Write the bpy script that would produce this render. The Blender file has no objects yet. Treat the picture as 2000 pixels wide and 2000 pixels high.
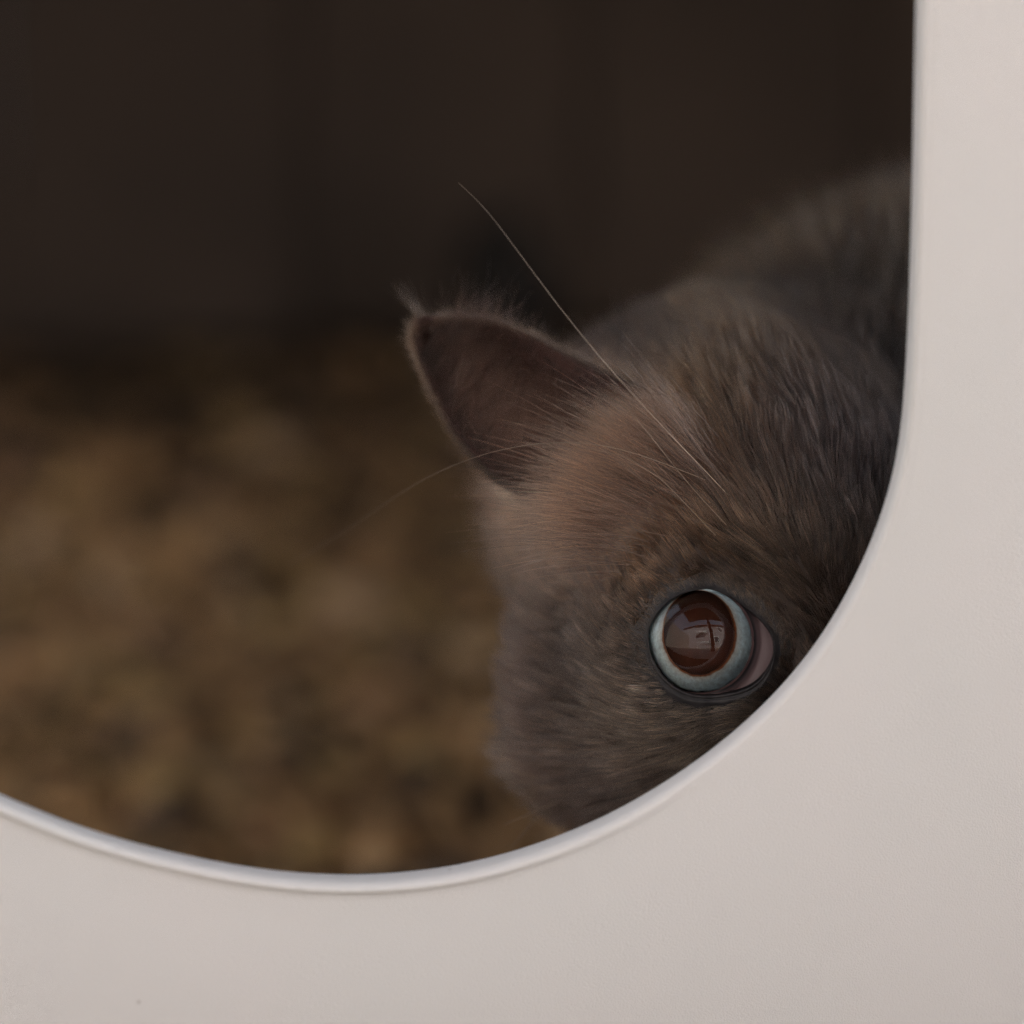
import bpy, math, random
import numpy as np
from mathutils import Vector, Matrix, kdtree
random.seed(7); rng = np.random.default_rng(11)
rad = math.radians
S = bpy.context.scene
COL = S.collection

# ------------------------------------------------------------------ camera
YAW, PITCH, DIST, LENS = rad(10), rad(14), 0.600, 132.5
FPX = 2000 * LENS / 36.0                       # focal length in pixels of the 2000 px photograph
fwd = np.array([math.sin(YAW)*math.cos(PITCH), math.cos(YAW)*math.cos(PITCH), -math.sin(PITCH)])
rgt = np.array([math.cos(YAW), -math.sin(YAW), 0.0])
upv = np.cross(rgt, fwd)
RC = np.stack([rgt, upv, -fwd], axis=1)        # columns: right, up, towards the camera
EYE = np.array([0.0, 0.0170, 0.165])           # front of the cat's eye, metres
EX, EY = 1369.0, 1253.0
CAM = EYE - RC @ np.array([(EX-1000)/FPX*DIST, -(EY-1000)/FPX*DIST, -DIST])
cd = bpy.data.cameras.new('camera'); cam = bpy.data.objects.new('camera', cd); COL.objects.link(cam)
M = Matrix([list(RC[i]) + [CAM[i]] for i in range(3)] + [[0, 0, 0, 1]])
cam.matrix_world = M
cd.lens = LENS; cd.sensor_width = 36; cd.clip_start = 0.02; cd.clip_end = 500
cd.dof.use_dof = True; cd.dof.focus_distance = DIST + 0.004; cd.dof.aperture_fstop = LENS/19.0
cd.dof.aperture_blades = 0
S.camera = cam
S.render.resolution_x = S.render.resolution_y = 1024

# ------------------------------------------------------------------ sky, sun, exposure
SUN_EL, SUN_ROT = rad(42), rad(25)
w = bpy.data.worlds.new('World'); S.world = w; w.use_nodes = True
nt = w.node_tree
sky = nt.nodes.new('ShaderNodeTexSky'); sky.sky_type = 'NISHITA'; sky.sun_disc = False
sky.sun_elevation = SUN_EL; sky.sun_rotation = SUN_ROT; sky.dust_density = 2.0
hs = nt.nodes.new('ShaderNodeHueSaturation'); hs.inputs['Saturation'].default_value = .45     # thin high cloud
nt.links.new(sky.outputs[0], hs.inputs['Color'])
nt.links.new(hs.outputs[0], nt.nodes['Background'].inputs[0])
nt.nodes['Background'].inputs[1].default_value = 0.15
sl = bpy.data.lights.new('sun', 'SUN'); sl.energy = 4.0; sl.angle = rad(0.5); sl.color = (1, .94, .85)
sun = bpy.data.objects.new('sun', sl); COL.objects.link(sun)
# sun stands behind the panel (+y side), the unseen roof and added wall shade it, and the yard opposite is lit
sd = Vector((math.sin(SUN_ROT)*math.cos(SUN_EL), math.cos(SUN_ROT)*math.cos(SUN_EL), math.sin(SUN_EL)))
sun.rotation_euler = sd.to_track_quat('Z', 'Y').to_euler()
S.view_settings.view_transform = 'Standard'; S.view_settings.look = 'None'
S.view_settings.exposure = 1.80; S.view_settings.gamma = 1
S.render.engine = 'CYCLES'
S.cycles.use_denoising = True; S.cycles.denoising_prefilter = 'NONE'
S.cycles.pixel_filter_type = 'BLACKMAN_HARRIS'; S.cycles.filter_width = 1.4
S.cycles.use_adaptive_sampling = False
S.cycles.max_bounces = 10; S.cycles.diffuse_bounces = 5; S.cycles.transparent_max_bounces = 16
S.cycles.sample_clamp_indirect = 4.0

# ------------------------------------------------------------------ helpers
def W2(p):                                      # mm offsets in camera axes (right, up, towards camera) from the eye -> metres
    return EYE + (np.asarray(p, float) @ RC.T) / 1000.0
def cpx(x, y, wd=0.0):                          # photo pixel at depth wd mm in front of the eye -> camera-axes mm
    d = DIST*1000 - wd
    return np.array([(x-1000)/FPX*d - (EX-1000)/FPX*DIST*1000, -(y-1000)/FPX*d + (EY-1000)/FPX*DIST*1000, wd])
def on_plane(x, y, Y):                          # ray of a photo pixel with the vertical plane y = Y
    d = RC @ np.array([(x-1000)/FPX, -(y-1000)/FPX, -1.0])
    return CAM + d * ((Y - CAM[1]) / d[1])
def on_ground(x, y):
    d = RC @ np.array([(x-1000)/FPX, -(y-1000)/FPX, -1.0])
    return CAM + d * (-CAM[2] / d[2])
def lin(c):
    c = np.asarray(c, float)/255.0
    return np.where(c <= .04045, c/12.92, ((c+.055)/1.055)**2.4)

def mesh_obj(name, V, F, mat, parent=None, smooth=True):
    me = bpy.data.meshes.new(name)
    me.from_pydata([tuple(v) for v in np.asarray(V)], [], [tuple(int(i) for i in f) for f in F])
    me.update()
    if smooth: me.polygons.foreach_set('use_smooth', [True]*len(me.polygons))
    if mat: me.materials.append(mat)
    o = bpy.data.objects.new(name, me); COL.objects.link(o)
    if parent: o.parent = parent; o.matrix_parent_inverse = Matrix.Translation(-parent.location)
    return o
def tag(o, label=None, cat=None, kind=None, group=None):
    if label: o['label'] = label
    if cat: o['category'] = cat
    if kind: o['kind'] = kind
    if group: o['group'] = group
    return o
def empty(name, loc):
    o = bpy.data.objects.new(name, None); o.empty_display_size = .05; COL.objects.link(o); o.location = loc
    return o
def box(x0, x1, y0, y1, z0, z1, bev=0.0):
    b = bev
    if b <= 0:
        V = [(x, y, z) for z in (z0, z1) for x, y in ((x0, y0), (x1, y0), (x1, y1), (x0, y1))]
        return V, [(3,2,1,0), (4,5,6,7), (0,1,5,4), (1,2,6,5), (2,3,7,6), (3,0,4,7)]
    ring = [(x0+b,y0),(x1-b,y0),(x1,y0+b),(x1,y1-b),(x1-b,y1),(x0+b,y1),(x0,y1-b),(x0,y0+b)]
    rin = [(x0+b,y0+b),(x1-b,y0+b),(x1-b,y0+b),(x1-b,y1-b),(x1-b,y1-b),(x0+b,y1-b),(x0+b,y1-b),(x0+b,y0+b)]
    V = [(x,y,z0) for x,y in rin]+[(x,y,z0+b) for x,y in ring]+[(x,y,z1-b) for x,y in ring]+[(x,y,z1) for x,y in rin]
    F = [tuple(range(7,-1,-1)), tuple(range(24,32))]
    for k in range(3):
        for i in range(8):
            j = (i+1) % 8; F.append((k*8+i, k*8+j, k*8+8+j, k*8+8+i))
    return V, F
def grid_faces(nr, nc, closed=True):
    F = []
    for r in range(nr-1):
        for c in range(nc if closed else nc-1):
            d = (c+1) % nc
            F.append((r*nc+c, r*nc+d, (r+1)*nc+d, (r+1)*nc+c))
    return F

def mat(name, color=(.5,.5,.5), rough=.6, spec=.5, nodes=None):
    m = bpy.data.materials.new(name); m.use_nodes = True
    b = m.node_tree.nodes['Principled BSDF']
    b.inputs['Base Color'].default_value = (*color, 1); b.inputs['Roughness'].default_value = rough
    b.inputs['Specular IOR Level'].default_value = spec
    if nodes: nodes(m.node_tree, b)
    return m
def noise_mix(scale, c1, c2, detail=4, lo=.35, hi=.65, bump=0, bscale=None, bdist=.001):
    def f(t, b):
        tc = t.nodes.new('ShaderNodeTexCoord'); n = t.nodes.new('ShaderNodeTexNoise')
        n.inputs['Scale'].default_value = scale; n.inputs['Detail'].default_value = detail
        t.links.new(tc.outputs['Object'], n.inputs['Vector'])
        r = t.nodes.new('ShaderNodeValToRGB'); r.color_ramp.elements[0].position = lo; r.color_ramp.elements[1].position = hi
        r.color_ramp.elements[0].color = (*c1, 1); r.color_ramp.elements[1].color = (*c2, 1)
        t.links.new(n.outputs['Fac'], r.inputs[0]); t.links.new(r.outputs[0], b.inputs['Base Color'])
        if bump:
            n2 = t.nodes.new('ShaderNodeTexNoise'); n2.inputs['Scale'].default_value = bscale or scale*4
            t.links.new(tc.outputs['Object'], n2.inputs['Vector'])
            bp = t.nodes.new('ShaderNodeBump'); bp.inputs['Strength'].default_value = bump; bp.inputs['Distance'].default_value = bdist
            t.links.new(n2.outputs['Fac'], bp.inputs['Height']); t.links.new(bp.outputs[0], b.inputs['Normal'])
    return f

# ------------------------------------------------------------------ yard, unseen porch (lights the scene and mirrors in the eye)
m_soil = mat('soil', rough=.95, spec=.1, nodes=noise_mix(45, (.035,.026,.018), (.13,.092,.06), bump=.6, bscale=160, bdist=.004))
m_pave = mat('paving', rough=.9, nodes=noise_mix(6, (.46,.40,.33), (.58,.52,.44)))
m_wall = mat('render_wall', rough=.9, nodes=noise_mix(3, (.30,.275,.28), (.40,.37,.37)))
m_roof = mat('unseen_roof_wood', rough=.8, nodes=noise_mix(9, (.05,.035,.025), (.09,.06,.04)))
m_dark = mat('shade_shelter_wood', rough=.85, nodes=noise_mix(4, (.034,.024,.018), (.078,.055,.040), bump=.3, bscale=60))
m_tile = mat('roof_tile', (.3,.12,.07), .8)
m_glass = mat('window_glass', (.03,.04,.05), .05)
m_wht = mat('white_paint', (.75,.75,.73), .4)

def slab(name, args, m, parent=None, bev=0.0):
    V, F = box(*args, bev)
    return mesh_obj(name, V, F, m, parent, smooth=False)

n = 60
gx = np.linspace(-1, 1, n); gx = np.sign(gx)*np.abs(gx)**3*60
V = [(x, y, -.004 + (0.003*math.sin(x*9)*math.cos(y*8) if abs(x) < 3 and abs(y) < 3 else 0)) for y in gx for x in gx]
tag(mesh_obj('ground', V, [(r*n+c, r*n+c+1, (r+1)*n+c+1, (r+1)*n+c) for r in range(n-1) for c in range(n-1)], m_soil), kind='structure')
tag(slab('terrace', (-8, 8, -4.99, -.35, -.05, .012), m_pave), kind='structure')

hw = tag(slab('sun_block_wall', (-1.1, 2.6, 1.62, 1.8, 0, 3.0), m_wall), 'unseen pale rendered wall added behind the shelter to block the sun', 'wall')  # added out of view to stop sun coming in under the roof
pr = empty('unseen_porch_roof', (0, 0, 2.45)); tag(pr, 'unseen dark timber porch roof shading the panel, carried by a post', 'porch roof')  # unseen roof, hinted by the eye's reflection, reaching out to shade the panel
slab('unseen_roof_deck', (-1.25, 2.6, -1.55, 1.62, 2.45, 2.52), m_roof, pr)
for i in range(5): slab('unseen_rafter', (-1.2+i*.9, -1.12+i*.9, -1.5, 1.6, 2.33, 2.447), m_roof, pr)
slab('unseen_roof_post', (.235, .345, -1.0, -.89, .012, 2.33), m_roof, pr)

tag(slab('bounce_wall', (-2.8, -2.6, -4.2, 1.1, 0, 2.1), mat('bounce_cream_render', rough=.9, nodes=noise_mix(4, (.38,.35,.31), (.46,.425,.38)))), 'unseen cream wall added at left to bounce warm light onto the panel', 'wall')  # added out of view to throw warm light on the panel's right lip
hb = empty('opposite_house', (0, -5, 0)); tag(hb, 'pale sunlit house with tiled roof across the terrace', 'house')
slab('wall', (-5.2, 7, -9, -5, 0, 4.9), m_wall, hb)
V = [(-5.6, -4.6, 4.9), (7.4, -4.6, 4.9), (7.4, -9.4, 4.9), (-5.6, -9.4, 4.9), (-5.6, -7, 6.4), (7.4, -7, 6.4)]
mesh_obj('roof', V, [(0,1,5,4), (2,3,4,5), (1,2,5), (3,0,4), (3,2,1,0)], m_tile, hb, smooth=False)
for x, z in ((1.9,.9), (3.4,3.2)):
    wf = slab('window', (x, x+1.1, -4.997, -4.95, z, z+1.2), m_wht, hb)
    pn = slab('pane', (x+.08, x+1.02, -4.948, -4.94, z+.08, z+1.12), m_glass, wf); pn.matrix_parent_inverse = Matrix.Identity(4)
slab('glint_slab', (-1.3, .5, -4.99, -4.2, 2.75, 2.95), m_wht, hb)  # white slab added for a bright streak mirrored in the eye
bn = empty('glint_bench', (0, -3, 0)); tag(bn, 'white painted bench added on the terrace for a bright spot in the eye', 'bench')  # added object, meant to mirror as a white spot in the eye
for i in range(4): slab('glint_seat_slat', (-.9, .7, -3.0-i*.11, -2.91-i*.11, .42, .45), m_wht, bn)
for i in range(3): slab('glint_back_slat', (-.9, .7, -3.40, -3.37, .55+i*.13, .64+i*.13), m_wht, bn)
for x in (-.85, .6):
    for y in (-2.98, -3.37): slab('glint_leg', (x, x+.06, y, y+.05, .012, .42 if y > -3.2 else .9), m_wht, bn)

# ------------------------------------------------------------------ low wooden shelter, added to keep the space behind the panel dark
sh = empty('shade_shelter', (0, .8, 0)); tag(sh, 'low dark wooden shelter added to keep the ground behind the cat in shade', 'shelter')
slab('roof', (-.75, .75, .50, 1.30, .49, .52), m_dark, sh)  # roof of the added shelter, keeps the space below dark
for y in (.51, .66): slab('shade_corner_post', (-.745, -.70, y, y+.045, 0, .488), m_dark, sh)
for i in range(11): slab('shade_back_board', (-.715+i*.13, -.588+i*.13, 1.10-.006*(i % 3), 1.13, .002, .488), m_dark, sh)
for sx in (-1, 1):
    for i in range(4):
        a = sx*.74; slab('shade_side_board', (min(a, a-sx*.02), max(a, a-sx*.02), (.03 if sx > 0 else 0.71), 1.20, .002+i*.122, .120+i*.122), m_dark, sh)

# ------------------------------------------------------------------ gravel and leaf litter behind the panel
def vcol_nodes(t, b):
    a = t.nodes.new('ShaderNodeAttribute'); a.attribute_name = 'tint'
    t.links.new(a.outputs['Color'], b.inputs['Base Color'])
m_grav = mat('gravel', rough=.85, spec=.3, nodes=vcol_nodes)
ico_v = None
def ico():
    t = (1+5**.5)/2
    v = np.array([(-1,t,0),(1,t,0),(-1,-t,0),(1,-t,0),(0,-1,t),(0,1,t),(0,-1,-t),(0,1,-t),(t,0,-1),(t,0,1),(-t,0,-1),(-t,0,1)], float)
    v /= np.linalg.norm(v[0])
    f = np.array([(0,11,5),(0,5,1),(0,1,7),(0,7,10),(0,10,11),(1,5,9),(5,11,4),(11,10,2),(10,7,6),(7,1,8),(3,9,4),(3,4,2),(3,2,6),(3,6,8),(3,8,9),(4,9,5),(2,4,11),(6,2,10),(8,6,7),(9,8,1)])
    return v, f
iv, jf = ico()
N = 17000
px_ = rng.uniform(-.7, .7, N); py_ = .05 + 1.0*np.minimum(rng.beta(1.3, 1.9, N), 1)
sz = rng.lognormal(math.log(.0052), .45, N).clip(.002, .0125)
ang = rng.uniform(0, 6.28, N)
sc = np.stack([rng.uniform(.7, 1.4, N), rng.uniform(.6, 1.1, N), rng.uniform(.35, .8, N)], 1)*sz[:, None]
vv = iv[None]*(1+.22*rng.standard_normal((N, 12, 1)))*sc[:, None, :]
ca, sa = np.cos(ang)[:, None], np.sin(ang)[:, None]
X = vv[..., 0]*ca - vv[..., 1]*sa + px_[:, None]; Y = vv[..., 0]*sa + vv[..., 1]*ca + py_[:, None]
Z = vv[..., 2] + sz[:, None]*.25
V = np.stack([X, Y, Z], -1).reshape(-1, 3)
F = (jf[None] + (np.arange(N)*12)[:, None, None]).reshape(-1, 3)
pal = lin([(122,98,70), (105,84,60), (88,70,50), (122,102,70), (116,96,70), (124,98,76), (70,58,46), (96,80,58), (140,120,96), (52,46,42), (88,72,56)])
wts = np.array([4,4,3,3,2.2,1.8,2,1.2,1.6,1.2,.25]); wts /= wts.sum()
# patches of colour: stones of a kind lie together
cell = (np.floor(px_*22)*7919 + np.floor(py_*22)*104729).astype(int)
pick = np.where(rng.random(N) < .22, np.array([np.random.default_rng(abs(int(c))).choice(len(wts), p=wts) for c in cell]), rng.choice(len(wts), N, p=wts))
# towards the back boards shade is painted into the stone colours
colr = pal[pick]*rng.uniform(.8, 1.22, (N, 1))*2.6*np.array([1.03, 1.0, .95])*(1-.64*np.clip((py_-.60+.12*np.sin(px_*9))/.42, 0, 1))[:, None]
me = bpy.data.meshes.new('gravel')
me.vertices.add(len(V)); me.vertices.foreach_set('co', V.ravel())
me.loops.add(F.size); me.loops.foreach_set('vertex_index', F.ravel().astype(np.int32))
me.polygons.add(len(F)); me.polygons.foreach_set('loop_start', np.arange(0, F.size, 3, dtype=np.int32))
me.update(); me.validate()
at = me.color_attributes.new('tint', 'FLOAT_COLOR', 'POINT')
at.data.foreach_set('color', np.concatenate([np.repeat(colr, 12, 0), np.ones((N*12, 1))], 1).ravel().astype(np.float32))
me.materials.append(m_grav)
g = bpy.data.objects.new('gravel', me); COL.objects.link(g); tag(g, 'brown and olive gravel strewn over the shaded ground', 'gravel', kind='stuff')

def lump(name, c, r, m, seed):
    r_ = np.random.default_rng(seed); ph = np.linspace(.02, math.pi-.02, 18); A = np.linspace(0, 2*math.pi, 24, endpoint=False); k = r_.standard_normal((4, 3))*1.6
    V = []
    for p in ph:
        for a in A:
            d = np.array([math.sin(p)*math.cos(a), math.sin(p)*math.sin(a), math.cos(p)]); q = 1+.07*np.sin(k @ d*1.7).sum()
            V.append(np.array(c)+d*np.array(r)*q)
    return mesh_obj(name, V, [f[::-1] for f in grid_faces(18, 24)], m)
m_st = mat('dark_stone', rough=.9, spec=.2, nodes=noise_mix(60, (.010,.009,.009), (.03,.027,.024), bump=.5, bscale=90, bdist=.002))
g0 = on_ground(985, 745); tag(lump('stone', (g0[0], g0[1], .03), (.022,.018,.042), m_st, 3), 'small dark upright stone on the gravel behind the ear', 'stone')
g1 = on_ground(600, 690); tag(lump('stone', (g1[0], g1[1]+.1, .02), (.030,.02,.030), m_st, 5), 'rounded black stone at the foot of the added shelter boards, left of the ear', 'stone')

# ------------------------------------------------------------------ white plastic panel with the opening
TR = np.array([(1726,0),(1722,200),(1718,400),(1712,600),(1702,780),(1688,880),(1664,965),(1630,1052),(1580,1150),(1520,1240),(1440,1330),(1350,1408),
      (1250,1478),(1150,1535),(1050,1578),(950,1611),(850,1634),(750,1646),(650,1650),(550,1645),(450,1632),(350,1612),(250,1588),(150,1558),(50,1518),(0,1498)], float)*(2000/1932)
LIP = .0050
pts = np.array([on_plane(x, y, LIP) for x, y in TR])[:, [0, 2]]
right, bot = pts[:19], pts[18]
xc = bot[0]
# left half mirrors the traced right half; the traced lower left replaces it where it is visible
traced_left = pts[19:]
mir = right[::-1].copy(); mir[:, 0] = 2*xc - mir[:, 0]
lx = traced_left[-1, 0]
k = np.argmax(mir[:, 0] < lx - .004)
mir_rest = mir[k:].copy()
wgt = np.clip((mir_rest[:, 0]-mir_rest[:, 0].min())/(lx-mir_rest[:, 0].min()), 0, 1)
zz = np.interp(lx, mir[::-1, 0], mir[::-1, 1]); mir_rest[:, 1] += (traced_left[-1, 1]-zz)*wgt
side = np.concatenate([right, traced_left, mir_rest])
ztop = right[0, 1]; xr, xl = right[0, 0], side[-1, 0]
hw_, cx_ = (xr-xl)/2, (xr+xl)/2
top = [(cx_ - hw_*np.sign(math.cos(a))*abs(math.cos(a))**.6, ztop+.004 + .075*math.sin(a)**.75) for a in np.linspace(.08, math.pi-.08, 22)]
loop = np.concatenate([side, np.array(top)])
def resample(P, n, smooth=0):
    Q = np.vstack([P, P[:1]]); s = np.r_[0, np.cumsum(np.linalg.norm(np.diff(Q, axis=0), axis=1))]
    t = np.linspace(0, s[-1], n, endpoint=False); R = np.stack([np.interp(t, s, Q[:, i]) for i in range(P.shape[1])], 1)
    for _ in range(smooth): R = R*.5 + .25*(np.roll(R, 1, 0)+np.roll(R, -1, 0))
    return R
NL = 420
loop = resample(loop, NL, 14)
tan = np.roll(loop, -1, 0)-np.roll(loop, 1, 0); tan /= np.linalg.norm(tan, axis=1)[:, None]
nor = np.stack([tan[:, 1], -tan[:, 0]], 1)
cen = loop.mean(0)
if ((loop-cen)*nor).sum() < 0: nor = -nor
HOLE = loop
beadw = np.clip((.020-loop[:, 0])/.07, 0, 1)[:, None]       # the raised bead runs out into a plain round edge on the right
beadw = beadw*beadw*(3-2*beadw)
SOFT = [(1.8,6.1), (1.4,6.45), (.4,6.5), (.1,6.35), (0,6.0), (.02,4.2), (.08,3.1), (.2,2.3), (.4,1.75), (.7,1.35), (1.0,1.15), (1.4,1.0), (1.8,.92), (2.2,.87), (2.6,.84), (3.1,.81), (4.2,.8), (8,.8)]
def ring(d, y, soft=None):
    d2, y2 = soft or (d, y); dd = d*beadw+d2*(1-beadw); yy = (y*beadw+y2*(1-beadw))[:, 0]
    q = loop + nor*dd/1000; return np.stack([q[:, 0], yy/1000, q[:, 1]], 1)
prof = [(1.8,6.1), (1.4,6.45), (.4,6.5), (.1,6.35), (0,6.0), (.03,4), (.08,2.4), (.16,1.5), (.32,.8), (.6,.3), (.95,.05), (1.3,0), (1.6,.1), (1.85,.32), (2.1,.52), (2.6,.68), (3.6,.76), (8,.8)]
flat = lambda p: (p[0]*.9 if p[0] < 4 else p[0], p[1]*.77 if p[1] > 1 else p[1])
rings = [ring(*flat(p), flat(q)) for p, q in zip(prof, SOFT)]
# outwards to a rounded rectangular outline
hwid, zlo, zhi, rc = .30, .012, .52, .05
ox = cx_
def rrect(i):
    p = loop[i]-cen; a = math.atan2(p[1], p[0]); d = np.array([math.cos(a), math.sin(a)])
    c0 = np.array([ox, (zlo+zhi)/2]); hx, hz = hwid, (zhi-zlo)/2
    # march to the rounded box edge
    t0, t1 = 0, 1.0
    for _ in range(40):
        t = (t0+t1)/2; q = np.abs(cen + d*t - c0) - np.array([hx-rc, hz-rc])
        s = np.linalg.norm(np.maximum(q, 0)) + min(max(q[0], q[1]), 0) - rc
        if s < 0: t0 = t
        else: t1 = t
    return cen + d*t0
OUT = np.array([rrect(i) for i in range(NL)])
base = loop + nor*.008
def oring(f, y, inset=0):
    q = base*(1-f) + OUT*f
    if inset: v = OUT-base; q = q - v/np.linalg.norm(v, axis=1)[:, None]*inset
    return np.stack([q[:, 0], np.full(NL, y/1000), q[:, 1]], 1)
BULGE = 40.
for f in (.06, .12, .18, .25, .33, .42, .52, .64, .78, .9): rings.append(oring(f, .8+BULGE*f*f))
rings += [oring(1, .8+BULGE*.97, .003), oring(1, 1.3+BULGE, .0012), oring(1, 3+BULGE, 0), oring(1, 14+BULGE, 0), oring(1, 14+BULGE, .003), oring(1, 4.5+BULGE, .0035), oring(1, 4+BULGE, .005)]
for f in (.85, .7, .5, .3, .15, 0): rings.append(oring(f, 4+BULGE*f*f))
rings += [ring(4, 4), ring(2.6, 4.25), ring(1.9, 4.55)]
Vp = np.concatenate(rings); nr = len(rings)
Fp = grid_faces(nr, NL) + [((nr-1)*NL+c, (nr-1)*NL+(c+1) % NL, (c+1) % NL, c) for c in range(NL)]
def plastic(t, b):
    tc = t.nodes.new('ShaderNodeTexCoord')
    n1 = t.nodes.new('ShaderNodeTexNoise'); n1.inputs['Scale'].default_value = 22; n1.inputs['Detail'].default_value = 3
    r = t.nodes.new('ShaderNodeValToRGB'); r.color_ramp.elements[0].color = (.742,.742,.730,1); r.color_ramp.elements[1].color = (.760,.749,.738,1)
    r.color_ramp.elements[0].position = .38; r.color_ramp.elements[1].position = .62
    t.links.new(tc.outputs['Object'], n1.inputs['Vector']); t.links.new(n1.outputs['Fac'], r.inputs[0])
    # tiny specks of dirt
    vo = t.nodes.new('ShaderNodeTexVoronoi'); vo.inputs['Scale'].default_value = 70; t.links.new(tc.outputs['Object'], vo.inputs['Vector'])
    r2 = t.nodes.new('ShaderNodeValToRGB'); r2.color_ramp.elements[0].color = (.55,.52,.48,1); r2.color_ramp.elements[1].color = (1,1,1,1)
    r2.color_ramp.elements[0].position = .012; r2.color_ramp.elements[1].position = .03
    t.links.new(vo.outputs['Distance'], r2.inputs[0])
    mx = t.nodes.new('ShaderNodeMix'); mx.data_type = 'RGBA'; mx.blend_type = 'MULTIPLY'; mx.inputs[0].default_value = .6
    t.links.new(r.outputs[0], mx.inputs[6]); t.links.new(r2.outputs[0], mx.inputs[7]); t.links.new(mx.outputs[2], b.inputs['Base Color'])
    n2 = t.nodes.new('ShaderNodeTexNoise'); n2.inputs['Scale'].default_value = 3600; n2.inputs['Detail'].default_value = 3
    t.links.new(tc.outputs['Object'], n2.inputs['Vector'])
    bp = t.nodes.new('ShaderNodeBump'); bp.inputs['Strength'].default_value = .4; bp.inputs['Distance'].default_value = .0003
    t.links.new(n2.outputs['Fac'], bp.inputs['Height']); t.links.new(bp.outputs[0], b.inputs['Normal'])
m_pl = mat('white_plastic', rough=.42, spec=.4, nodes=plastic)
m_pl.node_tree.nodes['Principled BSDF'].inputs['Subsurface Weight'].default_value = 0
panel = mesh_obj('plastic_panel', Vp, Fp, m_pl)
tag(panel, 'white moulded plastic panel with a large rounded opening the cat peeks through', 'panel')

# ================================================================== the cat
# head frame (mm): x to the cat's left, y forward, z up
HY, HP, HR = rad(19), rad(24), rad(1)
def rot(ax, a):
    c, s = math.cos(a), math.sin(a); i, j = [(1,2),(2,0),(0,1)][ax]
    m = np.eye(3); m[i,i] = c; m[i,j] = -s; m[j,i] = s; m[j,j] = c; return m
B0 = np.array([[1,0,0],[0,0,1],[0,1,0]], float)      # head x,y,z -> camera u,w,v
QH = rot(2, HR) @ rot(0, HP) @ rot(1, HY) @ B0       # head -> camera axes
EYE_H = np.array([-21.5, 19.0, 4.0])                  # eyeball centre in the head
EC = np.array([0, 0, -12.3])                          # eyeball centre in camera axes
C0 = EC - QH @ EYE_H
def h2c(p): return np.asarray(p, float) @ QH.T + C0
def c2h(p): return (np.asarray(p, float) - C0) @ QH
def c2w(p): return np.asarray(p, float) @ RC.T        # camera axes mm -> world-axes mm about the eye
def w2c(p): return np.asarray(p, float) @ RC

def ell(P, c, r, R=None):
    q = P - np.asarray(c, float)
    if R is not None: q = q @ R
    r = np.asarray(r, float)
    k0 = np.sqrt(((q/r)**2).sum(-1))+1e-9; k1 = np.sqrt(((q/r**2)**2).sum(-1))+1e-9
    return k0*(k0-1)/k1
def cap(P, a, b, r1, r2):
    a, b = np.asarray(a, float), np.asarray(b, float); ab = b-a
    h = np.clip(((P-a)@ab)/(ab@ab), 0, 1)
    return np.sqrt(((P-a-h[..., None]*ab)**2).sum(-1)) - (r1+(r2-r1)*h)
def smin(a, b, k):
    h = np.clip(.5+.5*(b-a)/k, 0, 1); return b*(1-h)+a*h - k*h*(1-h)
# body joints in world axes (mm about the eye)
def wpx(x, y, d): return c2w(cpx(x, y, DIST*1000-d))
NECK0 = c2w(h2c((6, -46, -6))); SHO = wpx(1850, 965, 708); TOR = wpx(1800, 940, 840); HIP = TOR + np.array([30, 115, -18.])
def sdf(P):                                            # P world-axes mm
    H = c2h(w2c(P))
    d = ell(H, (0,-12,8), (28,40,33))
    d = smin(d, ell(H, (0,10,10), (27,26,22)), 10)
    for s in (-1, 1):
        d = smin(d, ell(H, (s*21,-2,-17), (21,25,27)), 12)
        d = smin(d, ell(H, (s*17,22,11), (11,9,9)), 8)
        d = smin(d, ell(H, (s*8.5,36,-17), (10.5,10.5,9)), 6)
    d = smin(d, ell(H, (0,30,-6), (9.5,18,10)), 8)
    Hm = H.copy(); Hm[..., 0] = -np.abs(Hm[..., 0]); Cm = h2c(Hm)      # behind the brow the skull falls away under the ears
    pl = (Cm - TP0) @ TPN; d = -smin(-d, -pl, 9)
    d = smin(d, ell(H, (0,22,-25), (14,20,8)), 7)
    b = cap(P, NECK0, SHO, 34, 49)
    b = smin(b, cap(P, SHO, TOR, 49, 56), 20)
    b = smin(b, cap(P, TOR, HIP, 56, 58), 20)
    gz = -EYE[2]*1000
    for s in (-1, 1):
        f0 = SHO + np.array([s*26, 0, -30]); f1 = np.array([f0[0], f0[1]-14, gz+12])
        b = smin(b, cap(P, f0, f1, 17, 10), 14); b = smin(b, cap(P, f1, f1+np.array([0,-16,-1.]), 10.5, 10), 5)
        t0 = HIP + np.array([s*38, 0, -22]); t1 = t0 + np.array([s*6, -42, -38]); t2 = np.array([t1[0], t1[1]+35, gz+13]); 
        b = smin(b, cap(P, t0, t1, 34, 20), 16); b = smin(b, cap(P, t1, t2, 15, 10), 8); b = smin(b, cap(P, t2, t2+np.array([0,-45,-2.]), 11, 11), 6)
    t = HIP + np.array([0, 50, -50.]); b = smin(b, cap(P, t, np.array([t[0]+70, t[1]+20, gz+13]), 16, 11), 14)
    b = smin(b, cap(P, np.array([t[0]+70, t[1]+20, gz+13]), np.array([t[0]+110, t[1]-110, gz+11]), 11, 8), 6)
    return smin(d, b, 24)
TP0 = cpx(1205, 850, -6.); TPN = np.array([-.56, .76, .24]); TPN = TPN/np.linalg.norm(TPN)
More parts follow.
